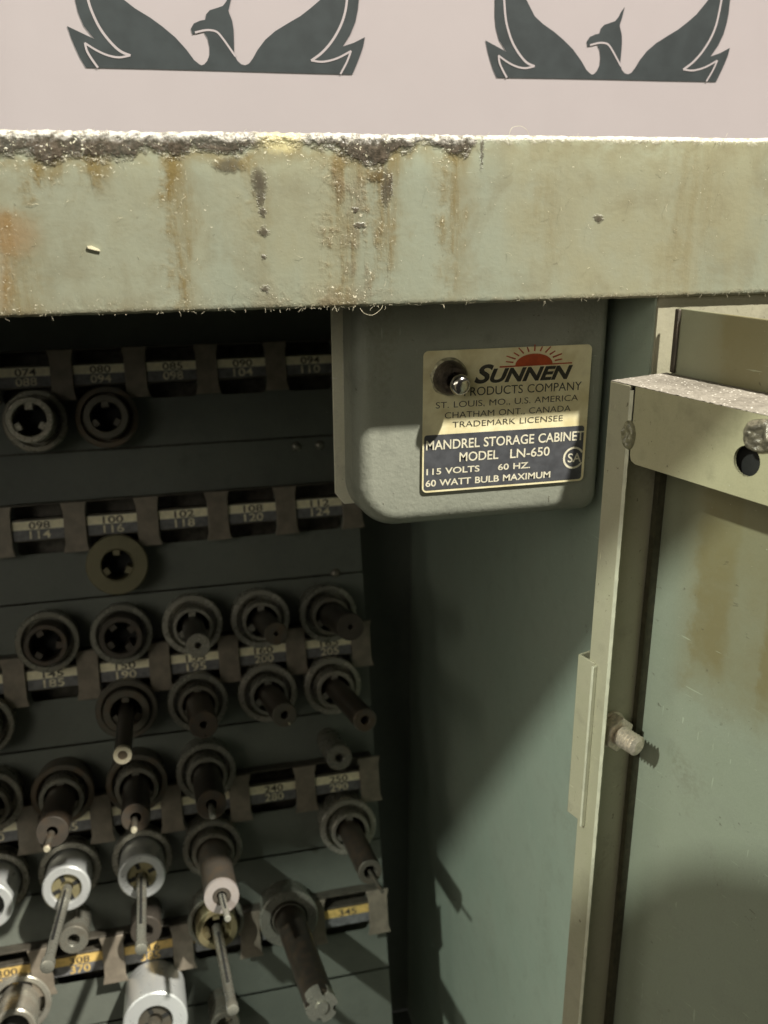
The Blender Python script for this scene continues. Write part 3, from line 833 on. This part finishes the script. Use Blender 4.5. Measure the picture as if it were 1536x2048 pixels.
NUM = {0: [('062', '072'), ('070', '082'), ('074', '088'), ('080', '094'), ('085', '098'), ('090', '104'), ('094', '110')],
       1: [('094', '110'), ('096', '112'), ('098', '114'), ('100', '116'), ('102', '118'), ('108', '120'), ('112', '124')],
       2: [('135', '175'), ('140', '180'), ('145', '185'), ('150', '190'), ('155', '195'), ('160', '200'), ('165', '205')],
       3: [('205', '245'), ('210', '250'), ('215', '255'), ('220', '260'), ('230', '270'), ('240', '280'), ('250', '290')],
       4: [('292', '354'), ('300', '362'), ('308', '370'), ('316', '385'), ('325', '395'), ('335', '405'), ('345', '415')]}
for k in range(5):
    bm = bm_new(); add_box(bm, (AL, k * RP - .0075, -.0100), (AR - .004, k * RP + .0075, -.0012), FR)
    add_box(bm, (AL, k * RP - .0170, -.0118), (AR - .004, k * RP - .0158, .0005), FR)
    finish('tag_rail', bm, M['rackrail'], rack, bevel=.0004)
    for i in COLS:
        if i < -2: continue
        ca, cb = i * PIT, k * RP
        bm = bm_new()
        add_box(bm, (ca - .0170, cb - .0060, -.0010), (ca + .0170, cb - .0003, 0), FR)
        n0 = len(bm.faces)
        add_box(bm, (ca - .0170, cb - .0003, -.0010), (ca + .0170, cb + .0064, 0), FR)
        bm.faces.ensure_lookup_table()
        for f in bm.faces[n0:]: f.material_index = 1
        tg = finish('size_tag', bm, None, rack, mats=[M['tag_gold'] if k == 4 else M['tag_cream'], M['tag_dark']])
        FT = lambda v: RK(v.x, -v.y, v.z)
        bm = bm_new(); t1, t2 = NUM[k][i + 2]
        if k == 4 and i >= 3: t1, t2 = t1, ''
        text_bm(bm, t1, ca - .0066, ca + .0066, -(cb - .0008), .0046, FT, .014, 0, .00012, 0)
        if t2: text_bm(bm, t2, ca - .0066, ca + .0066, -(cb + .0056), .0052, FT, .014, 0, .00012, 1)
        finish('size_figures', bm, None, tg, mats=[M['tag_ink'], M['tag_gold'] if k == 4 else M['tag_ink_light']])
    for i in range(-2, 5):
        ca, cb = (i + .48) * PIT, k * RP
        w, fl = .0070, .0084
        pts = [(-fl, -.0165), (fl, -.0165), (w + .0006, -.0130), (w, -.0110), (w, .0110), (w + .0006, .0130), (fl, .0165), (-fl, .0165), (-w - .0006, .0130), (-w, .0110), (-w, -.0110), (-w - .0006, -.0130)]
        bm = bm_new(); add_prism(bm, [(ca + p[0], cb + p[1]) for p in pts], .0012, .0027, FR)
        finish('tag_clip', bm, M['clip'], rack, bevel=.0004)

# ------------------------------------------------------------------ mandrels (each one lifts out of the rack)
GROUP = 'honing mandrels standing in the rack'
ROT = Matrix((Vector((1, 0, 0)), -RD, RN)).transposed().to_4x4()     # local x along the row, y up the rack, z out
CB = .012                                                             # height of the collar face over the tags


def mandrel(a, b, label, parts):
    o = thing('mandrel', label, 'mandrel', (0, 0, 0), GROUP)
    o.matrix_world = Matrix.Translation(RK(a, b, -.012)) @ ROT
    Z = .012   # local z of the tag plane
    for p in parts: p(o, Z)
    return o


def lpart(name, bm, mat, o, smooth=35): return finish(name, bm, mat, o, smooth=smooth, world=False)


def collar(mat='steel_mid', r=.0200, ri=.0160, face=CB, plain=False):
    def f(o, Z):
        bm = bm_new(); c = Z + face
        if plain: pr = [(r * .93, 0), (r * .93, c - .006), (r, c - .0055), (r, c - .0006), (r - .0006, c), (.0108, c), (.0102, c - .0006), (.0102, c - .02)]
        else: pr = [(r * .93, 0), (r * .93, c - .006), (r, c - .0055), (r, c - .0006), (r - .0006, c), (ri + .0006, c), (ri, c - .0006), (ri, c - .010), (.0120, c - .010)]
        add_lathe(bm, pr, 48); lpart('collar', bm, M[mat], o)
    return f


def sleeve(mat='steel_mid', r=.0130, rh=.0100, s=.010, teeth=3, floor=False, rot=0.0):
    def f(o, Z):
        bm = bm_new(); c = Z + CB + s
        pr = [(r, Z - .002), (r, c - .0006), (r - .0006, c), (rh + .0005, c), (rh, c - .0005), (rh, c - .024)]
        if floor: pr += [(0, c - .024)]
        add_lathe(bm, pr, 44)
        for k in range(teeth):
            an = 2 * math.pi * k / teeth + math.pi / 2 + rot
            Fk = lambda v: Vector((math.cos(an) * v.x - math.sin(an) * v.y, math.sin(an) * v.x + math.cos(an) * v.y, v.z))
            add_box(bm, (rh * .62, -.0022, c - .02), (rh * 1.02, .0022, c - .002), Fk)
        lpart('sleeve', bm, M[mat], o)
        bm = bm_new(); add_lathe(bm, [(rh * .995, c - .022), (0, c - .022)], 24); lpart('bore', bm, M['black'], o)
    return f


def stem(L, r, da=0, db=0, mat='steel_dark', rh=.0028, tip=None, taper=1.0, base=0.0, hexend=False, name='stem', fat=False):
    """rod from the collar to L beyond its face, leaning (da, db) metres at its tip"""
    def f(o, Z):
        bm = bm_new(); c1 = Z + CB + L; c0 = Z + base
        sh = lambda v: Vector((v.x + da * (v.z - c0) / (c1 - c0), v.y - db * (v.z - c0) / (c1 - c0), v.z))
        rt = r * taper
        pr = [(r, c0), (rt, c1 - .0006), (rt - .0005, c1)]
        if rh: pr += [(rh + .0003, c1), (rh, c1 - .0003), (rh, c1 - .012), (0, c1 - .012)]
        else: pr += [(0, c1)]
        seg = 6 if hexend == 2 else 28
        side = 'steel_black' if mat in ('steel_dark', 'brown_steel', 'steel_pale', 'steel_mid') and not fat else mat  # sides darker than ends: oiled steel with shade put into the colour
        if not hexend: add_lathe(bm, pr[:2], seg, sh)
        else: add_lathe(bm, pr, seg, sh)
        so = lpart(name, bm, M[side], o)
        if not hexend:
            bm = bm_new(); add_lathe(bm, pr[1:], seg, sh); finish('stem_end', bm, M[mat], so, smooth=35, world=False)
        if tip:
            bm = bm_new(); add_lathe(bm, [(rt * 1.02, c1 - .003), (rt * 1.02, c1 + .0005), (rt * .55, c1 + .0007), (rt * .5, c1 - .002)], 28, sh); lpart('tip_ring', bm, M[tip], o)
        if hexend:
            bm = bm_new()
            prof = []
            for k in range(48):
                an = 2 * math.pi * k / 48; q = (k + 3) % 12
                prof.append((rt * (1.03 if q > 2 else .74) * math.cos(an), rt * (1.03 if q > 2 else .74) * math.sin(an)))
            add_prism(bm, prof, c1 - .006, c1 + .0022, sh)
            add_lathe(bm, [(rt * .42, c1 + .0020), (rt * .40, c1 + .0036), (0, c1 + .0037)], 20, sh)
            lpart('split_end', bm, M[hexmat], o)
    return f


hexmat = 'steel_pale'


def pin(L0, L1, r, p0, p1, mat='bright_tip', slot=False, head=0.0, name='pin'):
    """thin rod between (da, db) offsets p0 at height L0 and p1 at height L1 over the collar face"""
    def f(o, Z):
        A = Vector((p0[0], -p0[1], Z + CB + L0)); B = Vector((p1[0], -p1[1], Z + CB + L1))
        bm = bm_new(); d = (B - A).normalized(); n = 12
        a = d.orthogonal().normalized(); b2 = d.cross(a)
        segs = [(A, r), (A.lerp(B, .93), r * .85), (A.lerp(B, .94), max(r * .85, head)), (B, max(r * .8, head)), (B + d * .0006, max(r * .8, head) * .75)]
        rings = [[bm.verts.new(P + (a * math.cos(2 * math.pi * k / n) + b2 * math.sin(2 * math.pi * k / n)) * rr) for k in range(n)] for P, rr in segs]
        for P, Q in zip(rings, rings[1:]):
            for k in range(n): bm.faces.new((P[k], P[(k + 1) % n], Q[(k + 1) % n], Q[k]))
        bm.faces.new(rings[-1])
        lpart(name, bm, M[mat], o)
        if slot:
            s_ = A.lerp(B, .12); e_ = A.lerp(B, .75); bm = bm_new()
            add_box(bm, (-r * .22, 0, 0), (r * .22, r * .5, 1), lambda v: s_.lerp(e_, v.z) + Vector((v.x, v.y + r * .55, 0)))
            lpart('wedge_slot', bm, M['black'], o)
    return f


def ringhead(r, rh, c0, c1, mat, name='tube'):
    def f(o, Z):
        bm = bm_new(); add_lathe(bm, [(r, Z + c0), (r, Z + c1 - .0006), (r - .0005, Z + c1), (rh + .0004, Z + c1), (rh, Z + c1 - .0004), (rh, Z + c1 - .012), (0, Z + c1 - .012)], 36)
        lpart(name, bm, M[mat], o)
    return f


def bright(s, r, rh, core=True, mat='aluminium', coremat='brass', body='aluminium', back=.0):
    """shiny sleeve standing proud of its collar, with a slotted core"""
    def f(o, Z):
        c = Z + CB + s; bm = bm_new()
        add_lathe(bm, [(r * .97, Z + back), (r, c - .009), (r, c - .0010), (r - .0010, c), (rh + .0006, c), (rh, c - .0006), (rh, c - .010)], 48)
        lpart('sleeve', bm, M[mat], o)
        if core:
            bm = bm_new(); add_lathe(bm, [(rh * .98, c - .0032), (rh * .42, c - .0032), (rh * .40, c - .006), (0, c - .006)], 36); k_ = lpart('slotted_core', bm, M[coremat], o)
            bm = bm_new()
            for k in range(4):
                an = math.pi / 2 * k + .35
                Fk = lambda v: Vector((math.cos(an) * v.x - math.sin(an) * v.y, math.sin(an) * v.x + math.cos(an) * v.y, v.z))
                add_box(bm, (rh * .45, -.0013, c - .005), (rh * .97, .0013, c - .0028), Fk)
            finish('core_slot', bm, M['black'], k_, world=False)
        else:
            bm = bm_new(); add_lathe(bm, [(rh * .99, c - .009), (0, c - .009)], 24); lpart('bore', bm, M['black'], o)
    return f


mandrel(.0046, .0288, 'empty dull mandrel under the leftmost tag of the dim top row, its long sleeve tilted', [collar('steel_mid', .0200), sleeve('steel_pale', .0140, .0100, .031)])
mandrel(.0486, .0289, 'empty dark mandrel under the second tag of the dim top row, right beside a twin', [collar('steel_dark', .0200), sleeve('steel_dark', .0140, .0095, .015)])
mandrel(.0471, .1254, 'brownish disc mandrel alone under the 100 116 tag, without a groove', [collar('olive_steel', .0198, plain=True), sleeve('olive_steel', .0112, .0100, .0005)])
mandrel(-.0005, .1716, 'hollow mandrel over the 145 185 tag with a reddish lower lip', [collar('steel_mid'), sleeve('brown_steel', .0134, .0102, .010, rot=.4)])
mandrel(.0460, .1717, 'hollow mandrel over the 150 190 tag with clogged bore', [collar('steel_mid'), sleeve('brown_steel', .0138, .0102, .011, teeth=4, rot=.6)])
mandrel(.0923, .1702, 'grey mandrel over the 155 195 tag with a stubby pale stem', [collar('steel_pale'), sleeve('steel_pale', .0130, .0106, .010), stem(.069, .0074, .0006, 0, 'steel_pale', .0020)])
mandrel(.1379, .1710, 'grey mandrel over the 160 200 tag with a pale rim and rightward stem', [collar('steel_pale'), sleeve('steel_pale', .0130, .0106, .010), stem(.060, .0072, .0032, -.0010, 'steel_dark', .0014)])
mandrel(.1849, .1725, 'shadowed mandrel over the 165 205 tag with a thick brown stem', [collar('steel_mid'), sleeve('steel_mid', .0130, .0102, .010), stem(.062, .0088, .0030, -.0020, 'brown_steel', .0016)])
mandrel(-.0451, .2214, 'mandrel cut by the picture edge below the row of 145 to 165 tags', [collar('steel_mid'), sleeve('steel_mid')])
mandrel(.0452, .2223, 'dark mandrel below the 150 190 tag with a bright brass ring on its long stem', [collar('steel_dark'), sleeve('steel_dark', .0150, .0100, .006), stem(.096, .0050, .0002, 0, 'steel_dark', 0, tip='bright_tip')])
mandrel(.0919, .2232, 'mandrel below the 155 195 tag with a wide brownish notched stem', [collar('steel_mid'), sleeve('steel_mid', .0132, .0104, .008), stem(.054, .0088, .0009, 0, 'brown_steel', .0022), pin(.046, .054, .0007, (.0012, .0040), (.0014, .0070), 'black')])
mandrel(.1392, .2230, 'mandrel below the 160 200 tag with a bright key in its stem', [collar('steel_pale'), sleeve('steel_mid', .0130, .0102, .008), stem(.060, .0078, .0034, -.0010, 'steel_dark', .0024), pin(.053, .0608, .0009, (.0045, .0020), (.0060, .0046), 'bright_tip')])
mandrel(.1846, .2237, 'mandrel below the 165 205 tag, its long dark stem reaching right', [collar('steel_pale'), sleeve('steel_pale', .0134, .0100, .010), stem(.092, .0072, .0027, -.0016, 'steel_dark', .0026)])
mandrel(-.0443, .2718, 'mandrel cut by the left picture edge, beside one with a small bright pin', [collar('steel_mid'), sleeve('steel_mid'), stem(.055, .0080, 0, 0, 'brown_steel', .002)])
mandrel(.0003, .2733, 'dark mandrel with a wide brown stem and bright pin, left of its near twin', [collar('steel_dark'), sleeve('steel_mid', .0140, .0108, .010), stem(.063, .0094, -.0005, 0, 'brown_steel', .0032), pin(.050, .080, .0023, (-.0012, .0018), (-.0020, .0028), 'steel_dark', head=.0024), pin(.079, .0812, .0023, (-.0020, .0028), (-.0020, .0028), 'bright_tip')])
mandrel(.0477, .2732, 'dark mandrel with a brown stem and small bright pin, straight under the brass ringed stem', [collar('steel_dark'), sleeve('steel_mid', .0140, .0108, .010), stem(.061, .0088, .0002, 0, 'brown_steel', .0034), pin(.050, .073, .0021, (-.0006, .0018), (-.0008, .0026), 'steel_dark'), pin(.072, .0742, .0021, (-.0008, .0026), (-.0008, .0026), 'bright_tip')])
mandrel(.0935, .2720, 'grey rimmed mandrel with a brown stem and dull pin, left of the 240 280 tag', [collar('steel_mid'), sleeve('steel_mid', .0134, .0104, .010), stem(.061, .0094, 0, 0, 'brown_steel', .0034), pin(.050, .073, .0024, (0, .0020), (-.0002, .0028), 'steel_mid')])
mandrel(.1823, .2681, 'short hollow peg without a collar above the rightmost tag of its row', [ringhead(.0088, .0030, -.010, .032, 'steel_mid')])
mandrel(-.0463, .3285, 'shiny sleeved mandrel half outside the left picture edge', [collar('steel_pale', face=.006), bright(.028, .0150, .0095, core=False)])
mandrel(-.0007, .3294, 'shiny sleeved mandrel whose long split rod leans left', [collar('steel_pale', face=.004), bright(.018, .0150, .0094), pin(.010, .100, .0034, (.0002, .0022), (-.0040, .0064), 'steel_mid', slot=True, head=.0040, name='split_rod')])
mandrel(.0467, .3285, 'shiny sleeved mandrel whose split rod hangs straight down before a brown washer', [collar('steel_pale', face=.004), bright(.020, .0150, .0094), pin(.010, .098, .0034, (-.0004, .0022), (-.0002, .0080), 'steel_mid', slot=True, head=.0036, name='split_rod')])
mandrel(.0938, .3262, 'mandrel with a fat brown stub ending in a pale pinkish face', [collar('steel_mid'), sleeve('steel_mid', .0140, .0110, .008), stem(.071, .0104, .0011, 0, 'brown_steel', .0030, tip='stone', fat=True), pin(.060, .100, .0022, (.0010, .0010), (.0026, .0002), 'steel_pale', slot=True, head=.0020, name='wedge_rod')])
mandrel(.1888, .3260, 'pale crescent lit mandrel near the side wall with a black stem', [collar('steel_pale'), sleeve('steel_pale', .0134, .0104, .008), stem(.073, .0078, -.0009, 0, 'steel_dark', .0040), pin(.06, .098, .0014, (-.001, .001), (.0010, .0016), 'steel_dark')])
mandrel(.0002, .3670, 'grey hollow washer ended peg between the two leaning split rods', [ringhead(.0093, .0038, -.010, .024, 'steel_mid')])
mandrel(.0459, .3705, 'brown washer ended peg behind the straight split rod', [ringhead(.0101, .0045, -.010, .022, 'brown_steel')])
mandrel(.0922, .3780, 'brassy mandrel under the pale pinkish stub, a long rod hanging from it', [collar('steel_mid', .0190), sleeve('brass', .0140, .0098, .010), pin(.004, .094, .0036, (0, .002), (.0032, .0078), 'steel_mid', slot=True, head=.0036, name='split_rod')])
mandrel(.1423, .3848, 'largest mandrel with a wide flat face and a long tapered stem to a split end', [collar('steel_mid', .0205, .0128), sleeve('steel_dark', .0118, .0105, .002), stem(.109, .0104, .0038, -.0007, 'steel_dark', 0, taper=.90, hexend=True)])
mandrel(-.0398, .4150, 'pale sleeved mandrel cut by the lower left picture corner', [collar('steel_pale', face=.004), bright(.020, .0135, .0095, core=False, mat='steel_pale')])
mandrel(.0478, .4230, 'big bright aluminium mandrel under the 316 385 tag, its front facing the viewer', [collar('steel_mid', .0170, .0165, face=-.004), bright(.030, .0206, .0112, coremat='steel_dark')])
mandrel(.0926, .4470, 'small grey capped mandrel at the bottom picture edge right of the big bright one', [ringhead(.0100, .0060, -.010, .022, 'steel_mid')])
